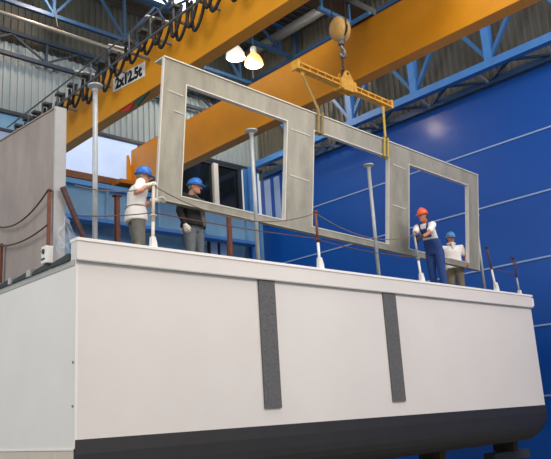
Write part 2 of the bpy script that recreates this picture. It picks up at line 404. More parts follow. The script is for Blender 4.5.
b=MB(); pts=[(hx,hy,hz-.36),(hx,hy,hz-.46)]+[(hx+.085*math.sin(a),hy,hz-.56+.1*math.cos(a)) for a in [math.radians(q) for q in range(10,270,22)]]
b.tube(pts,[.035,.035]+[.035+.012*math.sin(i/11*3.14) for i in range(len(pts)-3)]+[.012],8); b.build('hook',M['steel'],t,smooth=True)
for dx,dy in ((-.13,.1),(.13,-.1)):
    b=MB(); b.tube([(hx+dx*.3,hy+dy*1.6,hz+.12),(hx+dx,hy+dy,GZ1+.3)],.014,6); b.build('wire_rope',M['cable'],t)

# spreader beam
t=thing('spreader_beam','yellow spreader beam hanging level from the crane hook above the window frame','lifting beam',(6.5,.5,6.9))
A,B=V((5.02,.5,6.94)),V((7.98,.5,6.83)); d=(B-A).normalized()
b=MB(); b.bar(A+V((0,0,.055)),B+V((0,0,.055)),.16,.03); b.bar(A-V((0,0,.055)),B-V((0,0,.055)),.16,.03); b.bar(A,B,.03,.1)
for k in range(13): 
    p=A.lerp(B,(k+.5)/13); b.bar(p-d*.01,p+d*.01,.14,.1)
b.build('beam',M['yellow'],t)
c=A.lerp(B,.5)
b=MB()
for y in (-.1,.07): b.prism([(c.x-.24,.5+y,c.z-.13),(c.x+.24,.5+y,c.z-.13),(c.x+.2,.5+y,c.z+.1),(c.x+.05,.5+y,c.z+.33),(c.x-.05,.5+y,c.z+.33),(c.x-.2,.5+y,c.z+.1)],(0,.03,0))
for s in (-1,1): b.box((c.x+s*.2-.04,.38,c.z-.12),(c.x+s*.2+.04,.62,c.z+.11))
b.build('lifting_bracket',M['yellow'],t)
b=MB(); b.tube([(c.x,.38,c.z+.26),(c.x,.62,c.z+.26)],.03,10); b.build('pin',M['rust'],t)
for p in (A,B):
    b=MB(); b.bar(p-d*.03,p+d*.03,.2,.2); b.build('end_plate',M['yellow'],t)
for x,z in ((5.2,6.86),(7.75,6.76)):
    b=MB(); b.prism([(x-.06,.49,z),(x+.06,.49,z),(x+.03,.49,z-.1),(x-.03,.49,z-.1)],(0,.02,0)); b.build('lug',M['yellow'],t)
# chain sling between hook and beam
t=thing('lifting_chain','dark chain and shackle between the crane hook and the spreader beam','chain',(6.47,.5,7.0))
z=hz-.63; i=0
while z>c.z+.34:
    pts=[]
    for k in range(9):
        a=2*math.pi*k/8; u=.028*math.cos(a); w=.06*math.sin(a)
        pts.append((6.49+(u if i%2 else 0),.5+(0 if i%2 else u),z-.05+w))
    b=MB(); b.tube(pts,.011,6); b.build('link',M['darkst'],t); z-=.09; i+=1
b=MB(); pts=[(6.49-.0,.5+.07*math.cos(a),c.z+.31+.1*math.sin(a)) for a in [2*math.pi*k/12 for k in range(13)]]
b.tube(pts,.022,8); b.build('shackle',M['rust'],t)

# slings: strap from lug down to the frame and a wrap round the top rail
def ztop(x): return 6.13-.0352*(x-1.85)
def yfr(z): return .5+.128*(6.1-z)
def sling(label,xa,za,xb,m,m2):
    t=thing('lifting_sling',label,'sling',(xb,.5,5.7),0,'slings holding the window frame')
    zt=ztop(xb); zb=zt-.37
    b=MB(); b.bar((xa,.5,za-.06),(xb-.05,.46,zt+.06),.06,.02,(0,1,0)); b.build('strap',m,t)
    b=MB()
    for o in (-.06,.06):
        for yo in (-.05,.06): b.bar((xb+o,yfr(zt)+yo,zt+.05),(xb+o,yfr(zb)+yo,zb),.05,.014,(0,1,0))
        b.box((xb+o-.025,yfr(zt)-.055,zt+.045),(xb+o+.025,yfr(zt)+.065,zt+.06)); b.box((xb+o-.025,yfr(zb)-.055,zb-.012),(xb+o+.025,yfr(zb)+.065,zb+.004))
    b.build('wrap',m2,t)
sling('dirty tan lifting sling around the frame at the left end of the spreader',5.2,6.84,5.62,M['strapd'],M['strapd'])
sling('yellow lifting sling around the frame at the right end of the spreader',7.75,6.72,7.72,M['strap'],M['strap'])

# ------------------------------------------------------------------ the hanging window frame
t=thing('window_frame','large bare aluminium frame with three window openings hanging from the crane','window frame',(6.6,.7,3.4))
def fp(x,v,dy=0.):   # v: 0 bottom .. 1 top ; frame leans a little out of plumb
    zt=ztop(x); zb=3.72-.0352*(x-1.85); z=zb+(zt-zb)*v
    return V((x,yfr(z)+dy,z))
H=2.41
cols=[1.85,2.31,4.74,5.46,7.87,8.58,11.02,11.46]; rows=[0,.105/H,1-.335/H,1]
b=MB(); T=.035
for i in range(7):
    for j in range(3):
        if j==1 and i in (1,3,5): continue
        x0,x1,v0,v1=cols[i],cols[i+1],rows[j],rows[j+1]
        b.hexa([fp(x0,v0),fp(x1,v0),fp(x1,v0,T),fp(x0,v0,T),fp(x0,v1),fp(x1,v1),fp(x1,v1,T),fp(x0,v1,T)])
bmesh.ops.remove_doubles(b.bm,verts=b.bm.verts,dist=.0005)
seen={}
for f in list(b.bm.faces):   # drop the inner double faces between neighbouring cells
    k=frozenset(v.index for v in f.verts) if False else frozenset(f.verts)
    seen.setdefault(k,[]).append(f)
bmesh.ops.delete(b.bm,geom=[f for l in seen.values() if len(l)>1 for f in l],context='FACES')
b.build('frame_plate',M['alu'],t)
def flange(v0,x0,x1,y0,y1,th):
    b=MB(); up=V((0,0,th)); b.hexa([fp(x0,v0,y0),fp(x1,v0,y0),fp(x1,v0,y1),fp(x0,v0,y1)]+[q+up for q in (fp(x0,v0,y0),fp(x1,v0,y0),fp(x1,v0,y1),fp(x0,v0,y1))]); return b
flange(1,1.83,11.48,-.025,.27,.022).build('top_flange',M['aluedge'],t)
flange(0,1.83,11.48,-.012,.1,-.02).build('bottom_flange',M['alu'],t)
for x in (1.83,11.46):
    b=MB(); b.hexa([fp(x,0,-.01),fp(x+.02,0,-.01),fp(x+.02,0,.045),fp(x,0,.045),fp(x,1,-.01),fp(x+.02,1,-.01),fp(x+.02,1,.045),fp(x,1,.045)]); b.build('end_flange',M['aluedge'],t)
for i in (1,3,5):      # returns round each opening
    x0,x1,v0,v1=cols[i],cols[i+1],rows[1],rows[2]; b=MB(); w=.02
    for xa in (x0,x1-w): b.hexa([fp(xa,v0,-.012),fp(xa+w,v0,-.012),fp(xa+w,v0,.08),fp(xa,v0,.08),fp(xa,v1,-.012),fp(xa+w,v1,-.012),fp(xa+w,v1,.08),fp(xa,v1,.08)])
    for va in (v0,v1-.008): b.hexa([fp(x0+w,va,-.012),fp(x1-w,va,-.012),fp(x1-w,va,.08),fp(x0+w,va,.08),fp(x0+w,va+.008,-.012),fp(x1-w,va+.008,-.012),fp(x1-w,va+.008,.08),fp(x0+w,va+.008,.08)])
    b.build('opening_return',M['aluedge'],t)
for x0,x1,vs in ((1.95,2.26,(.77,)),(2.1,2.28,(.64,)),(4.82,5.36,(.8,.42)),(8.0,8.45,(.8,.42))):
    for v in vs:
        b=MB(); b.tube([fp(x0,v,-.004),fp(x1,v-.004,-.004)],.013,6); b.build('weld_seam',M['seam'],t)

# ------------------------------------------------------------------ hull section
L=12.2; W=4.6
t=thing('ship_hull_section','white steel ship hull section with dark bottom filling the foreground','ship hull',(6,2,-.8))
b=MB(); b.box((.031,0,0),(L,.03,2.36)); b.build('side_plate',M['hull'],t)
b=MB(); b.box((-.006,.0,-.11),(.03,W,2.345)); b.build('end_plate',M['end'],t)
b=MB(); b.box((L-.03,.031,-.0),(L,W,2.345)); b.box((.03,W-.03,-.0),(L-.03,W,2.345)); b.build('far_plates',M['hull'],t)
b=MB(); b.box((.03,.031,2.24),(2.05,W-.03,2.3)); b.box((2.05,.031,2.24),(2.1,W-.03,2.5)); b.box((2.1,.031,2.44),(L-.03,W-.03,2.5)); b.build('deck',M['deck'],t)
b=MB(); b.box((-.012,-.045,2.34),(L+.02,.14,2.60)); b.build('bulwark',M['hull'],t,bevel=.006)
b=MB(); b.box((-.02,-.06,2.60),(L+.06,.16,2.645)); b.build('bulwark_cap',M['cap'],t,bevel=.006)
b=MB(); b.box((L+.021,-.05,2.37),(L+.10,.14,2.57)); b.build('bulwark_end_stop',M['cap'],t,bevel=.006)
b=MB(); b.box((-.012,-.055,2.325),(L+.02,-.02,2.345)); b.build('bulwark_lip',M['rim'],t)
# dark bottom with rounded bilge and rounded fore end
def prof(dep):
    pts=[(0,0),(-.01,-.18*dep/.78),(0,-.36*dep/.78)]
    for q in range(1,7):
        a=math.radians(90*q/6); pts.append((.42-.42*math.cos(a),-dep+(dep*(1-.36/.78))*(1-math.sin(a))))
    return pts+[(W-.4,-dep),(W,-dep*.5),(W,0)]
b=MB(); R=[]
xs=[0,3,6,9,11.3,11.7]+[11.75+.47*math.sin(math.radians(a)) for a in (10,25,40,55,70,80,90)]
for x in xs:
    f=1-.42*(1-math.sqrt(max(0,1-((x-11.7)/.53)**2))) if x>11.7 else 1
    R.append([(x,y,z) for y,z in prof(.78*f)])
b.rings(R); b.build('bottom_shell',M['black'],t,smooth=False)
b=MB(); b.box((-.006,.03,-.8),(-.001,W-.3,-.115)); b.build('lower_end_plate',M['beige'],t)
b=MB(); b.box((-.02,.02,-.128),(-.0065,W,-.108)); b.build('end_edge_strip',M['cap'],t)
for x,w in ((3.235,.36),(6.44,.385)):
    b=MB(); b.box((x,-.03,.262),(x+w,-.001,2.325))
    for k in range(7):
        b.lathe((x+.09,-.03,.42+.27*k),[(.016,0),(.012,.008)],8,(0,-1,0)); b.lathe((x+w-.09,-.03,.42+.27*k),[(.016,0),(.012,.008)],8,(0,-1,0))
    b.build('fender_strip',M['strip'],t)
for z in (.98,.42):
    b=MB(); b.lathe((0,.05,z),[(.018,0),(.016,.02)],8,(-1,0,0)); b.build('stud',M['steel'],t)
# rim and open bracket plates along the top of the left end
b=MB(); b.box((-.02,.03,2.27),(0,W,2.35)); b.build('end_rim',M['rim'],t)
for k,(y0,y1,h,x1) in enumerate(((.15,.72,.10,.5),(.78,1.3,.09,.42),(1.45,2.0,.08,.4),(2.1,2.7,.08,.5),(2.85,3.5,.08,.5))):
    b=MB(); b.prism([(-.05,y0,2.352),(-.05,y1,2.352),(-.05,y1-.07,2.352+h*.55),(-.05,y0,2.352+h)],(x1,0,0)); b.build('edge_bracket',M['darkst'],t)
for y0,y1 in ((1.3,1.45),(2.0,2.1)):
    b=MB(); b.box((-.06,y0,2.352),(.3,y1,2.45)); b.build('edge_block',M['rim'],t)

# stands under the hull
def stand(label,x,y,w):
    t=thing('hull_stand',label,'stand',(x,y,FL),0,'stands under the hull')
    b=MB(); b.box((x-.1,y-.25,-1.03),(x+.12,y+.3,-.782)); b.build('timber_block',M['wood'],t)
    b=MB(); b.box((x-w,y-.15,-1.23),(x+w,y+.15,-1.03)); b.build('cross_beam',M['darkst'],t)
    for s in (-1,1):
        b=MB(); b.bar((x+s*w*.8,y,-1.23),(x+s*w*.95,y,FL+.03),.12,.12); b.build('leg',M['darkst'],t)
        b=MB(); b.box((x+s*w*.95-.14,y-.14,FL),(x+s*w*.95+.14,y+.14,FL+.03)); b.build('foot',M['darkst'],t)
stand('dark trestle stand under the right end of the hull',11.9,1.0,.8)
stand('dark trestle stand under the hull, second from its right end',8.9,1.0,.4)
stand('dark trestle stand under the middle of the hull',5.2,1.0,.4)

# ------------------------------------------------------------------ grey end panel on the left
t=thing('bulkhead','large plain grey steel plate standing upright at the left end','panel',(.1,2.5,2.35))
b=MB(); b.prism([(.03,.78,2.36),(.03,4.4,2.36),(.03,4.4,5.08),(.03,.78,4.83)],(.02,0,0)); b.build('plate',M['panel'],t)
b=MB(); b.box((.02,.74,2.36),(.2,.78,4.86)); b.build('edge_flange',M['flange'],t)
b=MB(); b.bar((.06,.78,4.84),(.06,4.4,5.09),.1,.02); b.build('top_stiffener',M['panel'],t)
t=thing('junction_box','small white electrical box with dark sockets at the foot of the grey plate','electrical box',(-.05,.9,2.45))
b=MB(); b.box((-.09,.74,2.44),(.028,.89,2.69)); b.build('housing',M['white'],t,bevel=.012)
for y,z,r in ((.815,2.61,.04),(.785,2.50,.018),(.845,2.50,.018)):
    b=MB(); b.lathe((-.091,y,z),[(r,0),(r*.9,.012),(r*.5,.012)],14,(-1,0,0)); b.build('socket',M['socket'],t)
b=MB(); n=9
g=[[V((.07+.035*math.sin(i*1.7+j*.9)+.03*math.sin(j*1.3), .68-.42*i/n+.015*math.sin(j*2.1), 2.37+.62*j/n*(1-.12*math.sin(i*.9))+.012*math.sin(i*2.3))) for j in range(n+1)] for i in range(n+1)]
vs=[[b.bm.verts.new(p) for p in r] for r in g]
for i in range(n):
    for j in range(n): b.bm.faces.new((vs[i][j],vs[i+1][j],vs[i+1][j+1],vs[i][j+1]))
tag(b.build('plastic_sheet',M['sheet'],None,(.05,.4,2.5)),'crumpled clear plastic sheet between the grey plate and the bulwark','sheet')

# ------------------------------------------------------------------ props, stanchions, posts
def prop(label,x,y,zb,zt):
    t=thing('steel_prop',label,'prop',(x,y,zb),0,'tall steel props along the bulwark')
    b=MB(); b.tube([(x,y,zb),(x,y,zt-.03)],.038,12); b.build('pole',M['galv'],t,smooth=True)
    b=MB(); b.lathe((x,y,zt),[(.04,-.1),(.05,-.06),(.1,-.03),(.115,-.02),(.115,.0),(.03,.0)],16); b.build('head_plate',M['galv'],t)
    b=MB(); b.box((x-.09,y-.09,zb),(x+.09,y+.09,zb+.015)); b.build('base_plate',M['galv'],t)
prop('tall grey steel prop nearest the grey plate, left of all workers',.44,.3,2.3,5.14)
prop('tall grey steel prop in front of the first window opening',3.55,.3,2.5,5.13)
prop('tall grey steel prop in front of the middle window opening',6.78,.3,2.5,5.1)
prop('tall grey steel prop behind the right end of the hanging frame',12.07,1.12,2.5,4.95)
def stanchion(label,x,xt,zt,um,lm,frac,r=.026,cl=1.,y=.05):
    zb=2.645
    t=thing('railing_stanchion',label,'stanchion',(x,y,zb),0,'rope railing stanchions on the bulwark')
    P=lambda f: V((x+(xt-x)*f,y,zb+(zt-zb)*f))
    b=MB(); b.tube([P(0.02),P(frac)],r,10); b.build('lower_post',lm,t,smooth=True)
    b=MB(); b.tube([P(frac),P(1)],r*.95,10); b.tube([P(.985),P(1)],r*1.25,10); b.build('upper_post',um,t,smooth=True)
    b=MB(); b.prism([(x-.05*cl,y-.04,zb),(x+.08*cl,y-.04,zb),(x+.07*cl,y-.04,zb+.1*cl),(x+.03,y-.04,zb+.22*cl),(x-.03,y-.04,zb+.22*cl),(x-.045*cl,y-.04,zb+.08*cl)],(0,.08,0)); b.build('base_clamp',M['white'],t,bevel=.01)
    for f in (.5,.97):
        b=MB(); p=P(f); b.tube([p+V((.045*math.cos(a),.045*math.sin(a),0)) for a in [2*math.pi*k/10 for k in range(11)]],.01,6); b.build('rope_eye',um,t)
    return t
stanchion('beige railing stanchion beside the worker at the left end',1.25,1.285,3.66,M['beige'],M['beige'],.4,.026,.8)
stanchion('rusty brown railing stanchion below the second frame pillar, white at its foot',4.81,4.80,3.75,M['rust'],M['white'],.45)
stanchion('whitish railing stanchion held by the worker in the orange helmet',7.98,7.89,3.72,M['galv'],M['white'],.45,y=.135)
stanchion('dark brown railing stanchion right of the rightmost steel prop',10.78,10.6,3.72,M['rustd'],M['white'],.5)
stanchion('thin dark brown railing stanchion at the right end of the bulwark',11.85,11.76,3.58,M['rustd'],M['galv'],.45,.02,.5)
b=MB(); b.tube([(11.58,.05,3.60),(11.68,.05,3.585),(11.79,.02,3.53),(11.8,.0,3.3)],.012,6); tag(b.build('rope_end',M['roped'],None,(11.8,.05,3.5)),'loose brown rope end on the last stanchion at the right','rope')
def endpost(label,y,z0,z1):
    x=-.035
    t=thing('rusty_post',label,'post',(x,y,z0))
    b=MB(); b.bar((x,y,z0),(x,y,z1),.042,.042); b.build('post',M['rust'],t)
    b=MB(); b.tube([(x+.0+.035*math.cos(a),y+.035*math.sin(a),z1-.03) for a in [2*math.pi*k/10 for k in range(11)]],.01,6); b.build('rope_eye',M['rustd'],t)
endpost('rusty square post in front of the grey plate by its right edge',.78,2.48,3.55)
endpost('short rusty post in front of the grey plate at the photo\'s left border',2.45,2.44,3.08)
def deckpost(label,x,y,zt,zb):
    t=thing('rusty_post',label,'post',(x,y,zb))
    b=MB(); b.bar((x,y,zb+.02),(x,y,zt),.075,.075); b.build('post',M['rust'],t)
    b=MB(); b.box((x-.1,y-.1,zb),(x+.1,y+.1,zb+.02)); b.build('base_plate',M['rustd'],t)
    b=MB(); b.box((x-.07,y-.06,zt-.03),(x+.07,y+.06,zt)); b.build('cap',M['rustd'],t)
deckpost('rusty brown deck post behind the left worker, near the blue beam',1.81,2.0,4.08,2.3)
deckpost('rusty brown deck post behind the rail, right of the worker in the dark jacket',4.34,2.0,4.08,2.5)
b=MB(); b.bar((.11,.66,3.57),(.56,.66,2.62),.06,.06); b.bar((.56,.66,2.62),(.7,.66,2.3),.06,.06)
tag(b.build('slanting_brace',M['rustd'],None,(.4,.66,2.9)),'slanting dark rusty steel brace leaning from the grey plate to the deck','brace')
def rope(label,pts_or,m=M['rope'],r=.0095,cat='rope'):
    b=MB(); b.tube(pts_or,r,6); o=b.build('railing_rope',m,None,pts_or[len(pts_or)//2],smooth=True); tag(o,label,cat,'railing ropes'); return o
ys=.05
rope('upper railing rope sagging from the beige stanchion to the second stanchion',sag((1.29,ys,3.62),(4.80,ys,3.70),.33))
rope('lower railing rope from the beige stanchion to the second stanchion',sag((1.27,ys,3.2),(4.81,ys,3.22),.03),M['roped'],.009)
rope('upper railing rope sagging to the stanchion held by the orange-helmeted worker',sag((4.80,ys,3.70),(7.895,.135,3.68),.26))
rope('lower railing rope sagging to the stanchion held by the orange-helmeted worker',sag((4.81,ys,3.2),(7.935,.135,3.2),.06),M['roped'],.009)
rope('rope between the two dark stanchions at the right end',sag((10.69,ys,3.2),(11.8,ys,3.2),.03),M['roped'],.008)
rope('upper rope from the grey plate to the beige stanchion at left',sag((.12,.3,3.5),(1.285,ys,3.6),.08))
rope('thin lower rope from the grey plate to the beige stanchion at left',sag((.1,.3,3.05),(1.27,ys,3.2),.03),M['roped'],.008)
rope('upper rope sagging across the grey plate to the photo\'s left border',sag((-.06,.78,3.52),(-.06,3.3,3.75),.36),M['roped'],.014)
rope('lower rope sagging across the grey plate between the two rusty posts',sag((-.06,.78,3.0),(-.06,2.45,3.04),.08),M['roped'],.014)

# ------------------------------------------------------------------ workers
def dgmesh(o):
    dg=bpy.context.evaluated_depsgraph_get(); dg.update()
    return bpy.data.meshes.new_from_object(o.evaluated_get(dg))
def remesh(b,name,m,parent,voxel=.012,smooth=6,fac=.5):
    o=b.build(name,m,parent,off=(0,0,0))
    r=o.modifiers.new('r','REMESH'); r.mode='VOXEL'; r.voxel_size=voxel
    if smooth:
        s=o.modifiers.new('s','SMOOTH'); s.factor=fac; s.iterations=smooth
    me=dgmesh(o); old=o.data; o.modifiers.clear(); o.data=me; bpy.data.meshes.remove(old)
    me.materials.clear(); me.materials.append(m)
    for p in me.polygons: p.use_smooth=True
    return o
def capsule(b,pts,rad,n=12):
    """limb with rounded ends"""
    pts=[V(p) for p in pts]; out=[]; rr=[]
    d0=(pts[0]-pts[1]).normalized(); d1=(pts[-1]-pts[-2]).normalized()
    P=[pts[0]+d0*rad[0]*.95,pts[0]+d0*rad[0]*.6]+pts+[pts[-1]+d1*rad[-1]*.6,pts[-1]+d1*rad[-1]*.95]
    Rr=[rad[0]*.3,rad[0]*.8]+list(rad)+[rad[-1]*.8,rad[-1]*.3]
    b.tube(P,Rr,n)
def torso_rings(b,secs,n=20):
    """secs: (centre, halfdepth(x), halfwidth(y), yaw)"""
    out=[]
    for c,rx,ry,yaw in secs:
        c=V(c); q=Matrix.Rotation(yaw,3,'Z')
        out.append([c+q@V((rx*math.copysign(abs(math.cos(a))**.85,math.cos(a)),ry*math.copysign(abs(math.sin(a))**.85,math.sin(a)),0)) for a in [2*math.pi*k/n for k in range(n)]])
    b.rings(out)
def hand(b,w,d,nrm,side,curl=.6,grow=0.):
    """w wrist, d hand direction, nrm palm normal (fingers curl towards it), side: thumb direction sign"""
    w,d,nrm=V(w),V(d).normalized(),V(nrm); nrm=(nrm-d*nrm.dot(d)).normalized(); s=d.cross(nrm).normalized()*side
    q=Matrix((s,nrm,d)).transposed()
    b.ell(w+d*.045,.042+grow,.017+grow,.058+grow,12,8,q)
    capsule(b,[w-d*.02,w+d*.03],[.026+grow,.03+grow],10)
    for i,(o,l) in enumerate(((.03,.072),(.011,.082),(-.009,.077),(-.028,.06))):
        p=w+d*.088+s*o; a=curl*.45; pts=[w+d*.06+s*o*.9,p]
        for k in range(3):
            dd=d*math.cos(a)+nrm*math.sin(a)+s*o*4.0; p=p+dd.normalized()*l*(.45,.32,.25)[k]; pts.append(p); a+=curl*.75
        capsule(b,pts,[.0095+grow,.0095+grow,.009+grow,.0085+grow,.0075+grow],8)
    p=w+d*.025+s*.03; a=.6
    pts=[p-s*.012]
    for k,l in enumerate((.035,.032,.026)):
        dd=d*math.cos(a*.9)+s*math.sin(a)*.8+nrm*(.25+.2*k)*max(curl,.3); p=p+dd.normalized()*l; pts.append(p); a-=.2
    capsule(b,pts,[.013+grow,.0125+grow,.011+grow,.009+grow],8)

def worker(label,loc,yaw,J,top,bottom,helmet,skin,hair,gloves,style,scale=1.):
    t=thing('worker',label,'person',loc,yaw); t.scale=(scale,)*3
    del t['base']; t['base']=[0,0,0]
    b=MB()
    sk=M[skin]
    hy,hp=J['head']          # head yaw, pitch (down +)
    hc=V(J['hc']); Q=Matrix.Rotation(hy,3,'Z')@Matrix.Rotation(hp,3,'Y')
    # head: stacked sections  (z, front, back, halfwidth)
    secs=[(-.122,.072,-.0,.022),(-.115,.09,-.01,.036),(-.09,.096,-.04,.052),(-.06,.094,-.065,.063),(-.03,.094,-.085,.069),(0,.095,-.098,.074),(.03,.097,-.104,.077),(.06,.092,-.102,.076),(.085,.078,-.09,.068),(.105,.055,-.066,.052),(.118,.025,-.035,.028)]
    R=[]
    for z,f,bk,w in secs:
        cx=(f+bk)/2; rx=(f-bk)/2
        R.append([hc+Q@V((cx+rx*math.cos(a),w*math.sin(a)*(1-.12*max(0,math.cos(a))),z)) for a in [2*math.pi*k/20 for k in range(20)]])
    b.rings(R)
    F=lambda x,y,z: hc+Q@V((x,y,z))
    capsule(b,[F(.094,0,.012),F(.108,0,-.012),F(.118,0,-.03)],[.008,.011,.014],8)      # nose
    capsule(b,[F(.092,-.03,.03),F(.098,0,.032),F(.092,.03,.03)],[.009,.01,.009],8)      # brow
    capsule(b,[F(.09,-.016,-.068),F(.097,0,-.067),F(.09,.016,-.068)],[.007,.009,.007],8)  # lips
    capsule(b,[F(.082,0,-.1),F(.086,0,-.104)],[.02,.018],8)                                # chin
    for s in (-1,1): b.ell(F(-.008,s*.078,-.005),.019,.009,.032,10,6,Q)                    # ears
    nk=V(J['neck']); capsule(b,[nk-V((.0,0,.03)),nk,F(-.025,0,-.07)],[.064,.058,.056],12)
    ch,wa,pe=V(J['chest']),V(J['waist']),V(J['pelvis']); ty=J.get('ty',0.)
    torso_rings(b,[(pe-V((0,0,.1)),.08,.12,ty),(pe,.105,.165,ty),(wa,.095,.145,ty),(wa.lerp(ch,.5),.105,.155,ty),(ch,.118,.17,ty),(ch.lerp(nk,.55),.1,.165,ty),(nk-V((0,0,.02)),.06,.08,ty)])
    for s in ('R','L'):
        sh,el,wr=[V(p) for p in J['arm'+s]]; hd,nr=J['hand'+s]
        capsule(b,[ch.lerp(nk,.45).lerp(sh,.4),sh,sh.lerp(el,.45),el,el.lerp(wr,.35),wr],[.06,.06,.05,.04,.042,.027])
        hip,kn,an=[V(p) for p in J['leg'+s]]
        capsule(b,[hip,hip.lerp(kn,.4),kn,kn.lerp(an,.35),an],[.092,.082,.056,.056,.038])
        capsule(b,[an-V((.03,0,.045)),an+V((.06,0,-.055)),an+V((.15,0,-.06))],[.038,.036,.026])
        hand(b,wr,hd,nr,(1 if s=='R' else -1)*J.get('th'+s,1),J.get('curl'+s,.7))
    body=remesh(b,'body',sk,t,.0075,2)
    # face details
    for s in (-1,1):
        e=MB(); e.ell(F(.088,s*.031,.008),.008,.012,.006,10,6,Q); e.build('eye',M['eye'],t,off=(0,0,0),smooth=True)
    e=MB(); capsule(e,[F(.096,-.02,-.068),F(.103,0,-.068),F(.096,.02,-.068)],[.003,.004,.003],6); e.build('mouth',M['lip'],t,off=(0,0,0))
    # hair showing below the helmet
    h=MB(); R=[]
    for z,f,bk,w in ((-.075,-.03,-.073,.05),(-.05,.0,-.088,.070),(-.02,.01,-.104,.0775),(.02,.03,-.112,.083),(.055,.06,-.11,.082)):
        cx=(f+bk)/2; rx=(f-bk)/2
        R.append([hc+Q@V((cx+rx*math.cos(a),w*math.sin(a),z)) for a in [2*math.pi*k/18 for k in range(18)]])
    h.rings(R); h.build('hair',M[hair],t,off=(0,0,0),smooth=True)
    # helmet: shell, brim with peak, ridge
    h=MB(); n=24; R=[]
    for k in range(7):
        a=math.pi/2*k/6*.985; R.append([hc+Q@V((-.005+.128*math.cos(a)**.8*math.cos(q),.102*math.cos(a)**.8*math.sin(q),.035+.13*math.sin(a))) for q in [2*math.pi*j/n for j in range(n)]])
    h.rings(R)
    out=[];inn=[]
    for j in range(n):
        q=2*math.pi*j/n; pk=max(0,math.cos(q))**2; o=.012+.05*pk
        inn.append((-.005+.126*math.cos(q),.1*math.sin(q))); out.append((-.005+(.128+o)*math.cos(q),(.102+.012)*math.sin(q)))
    h.rings([[hc+Q@V((x,y,.033)) for x,y in inn],[hc+Q@V((x,y,.026-.012*max(0,x-.1)/.05)) for x,y in out],[hc+Q@V((x,y,.036-.012*max(0,x-.1)/.05)) for x,y in out],[hc+Q@V((x,y,.045)) for x,y in inn]],closed=True)
    hel=h.build('helmet',M[helmet],t,off=(0,0,0),smooth=True)
    h=MB(); h.tube([hc+Q@V((.128*math.cos(a)*.96-.005,0,.035+.134*math.sin(a))) for a in [math.pi*k/12 for k in range(1,12)]],.011,8); h.build('ridge',M[helmet],hel,off=(0,0,0),smooth=True)
    # gloves
    for s,g in gloves.items():
        wr=V(J['arm'+s][2]); hd,nr=J['hand'+s]; h=MB(); hand(h,wr,hd,nr,(1 if s=='R' else -1)*J.get('th'+s,1),J.get('curl'+s,.7),.004)
        capsule(h,[wr-V(hd).normalized()*.06,wr],[.04,.036],10); remesh(h,'glove',M[g],t,.006,1)
    # trousers
    h=MB()
    torso_rings(h,[(pe-V((0,0,.13)),.1,.14,ty),(pe-V((0,0,.02)),.13,.19,ty),(wa.lerp(pe,.35),.122,.172,ty),(wa.lerp(pe,.1),.115,.165,ty)])
    for s in ('R','L'):
        hip,kn,an=[V(p) for p in J['leg'+s]]
        capsule(h,[hip,hip.lerp(kn,.45),kn,kn.lerp(an,.4),an+V((0,0,-.0))],[.112,.102,.08,.078,.076],14)
    if style=='overalls':
        torso_rings(h,[(pe,.14,.195,ty),(wa-V((0,0,.03)),.132,.186,ty),(wa+V((0,0,.04)),.132,.184,ty)])
        capsule(h,[wa.lerp(ch,.5)+V((.1,-.06,0)),ch+V((.118,-.06,.0))],[.045,.04]); capsule(h,[wa.lerp(ch,.5)+V((.1,.06,0)),ch+V((.118,.06,.0))],[.045,.04]); capsule(h,[wa.lerp(ch,.5)+V((.11,0,0)),ch+V((.125,0,.0))],[.045,.04])
    tr=remesh(h,'overalls' if style=='overalls' else 'trousers',M[bottom],t,.013,5)
    for s in ('R','L'):
        an=V(J['leg'+s][2]); h=MB(); capsule(h,[an+V((-.02,0,.08)),an+V((-.03,0,-.04)),an+V((.07,0,-.052)),an+V((.165,0,-.058))],[.055,.052,.047,.036]); remesh(h,'boot',M['boot'],t,.012,3)
    # upper clothing
    h=MB(); sh_m={'jacket':.045,'overalls':.008,'belt':.034}.get(style,.03)
    hem=pe-V((0,0,J.get('hem',.04)))
    low=[] if style=='overalls' else [(hem,.135+sh_m,.195+sh_m,ty),(pe+V((0,0,.03)),.128+sh_m,.182+sh_m,ty)]
    torso_rings(h,low+[(wa,.1+sh_m,.152+sh_m,ty),(wa.lerp(ch,.5),.105+sh_m,.158+sh_m,ty),(ch,.118+sh_m,.172+sh_m,ty),(ch.lerp(nk,.55),.1+sh_m*.8,.165+sh_m*.6,ty),(nk-V((0,0,.012)),.07,.085,ty)])
    for s in ('R','L'):
        sh,el,wr=[V(p) for p in J['arm'+s]]
        a0=ch.lerp(nk,.45).lerp(sh,.4)
        if style=='jacket': capsule(h,[a0,sh,sh.lerp(el,.5),el,el.lerp(wr,.5),wr-(wr-el)*.05],[.078,.08,.07,.06,.055,.046])
        else: capsule(h,[a0,sh,sh.lerp(el,.4),sh.lerp(el,.62)],[.076,.078,.072,.07])
    upper=remesh(h,'jacket' if style=='jacket' else 'shirt',M[top],t,.013,5)
    if style=='jacket':
        h=MB(); X=lambda p,dx,dy: p+Matrix.Rotation(ty,3,'Z')@V((dx,dy,0))
        capsule(h,[X(nk,.05,.0),X(ch,.148,.035),X(wa.lerp(ch,.4),.14,.04),X(pe,.15,.05)],[.03,.045,.055,.055]); remesh(h,'shirt',M['greysh'],t,.012,3)
    if style=='overalls':
        h=MB()
        for s in (-1,1):
            q=Matrix.Rotation(ty,3,'Z')
            h.tube([wa.lerp(ch,.95)+q@V((.16,s*.075,0)),ch+q@V((.158,s*.085,.06)),ch.lerp(nk,.75)+q@V((.085,s*.1,.035)),nk+q@V((-.01,s*.105,.012)),ch.lerp(nk,.5)+q@V((-.12,s*.09,.03)),ch+q@V((-.155,s*.06,0)),wa+q@V((-.13,s*.03,0))],.019,8)
        h.build('strap',M[bottom],tr,off=(0,0,0),smooth=True)
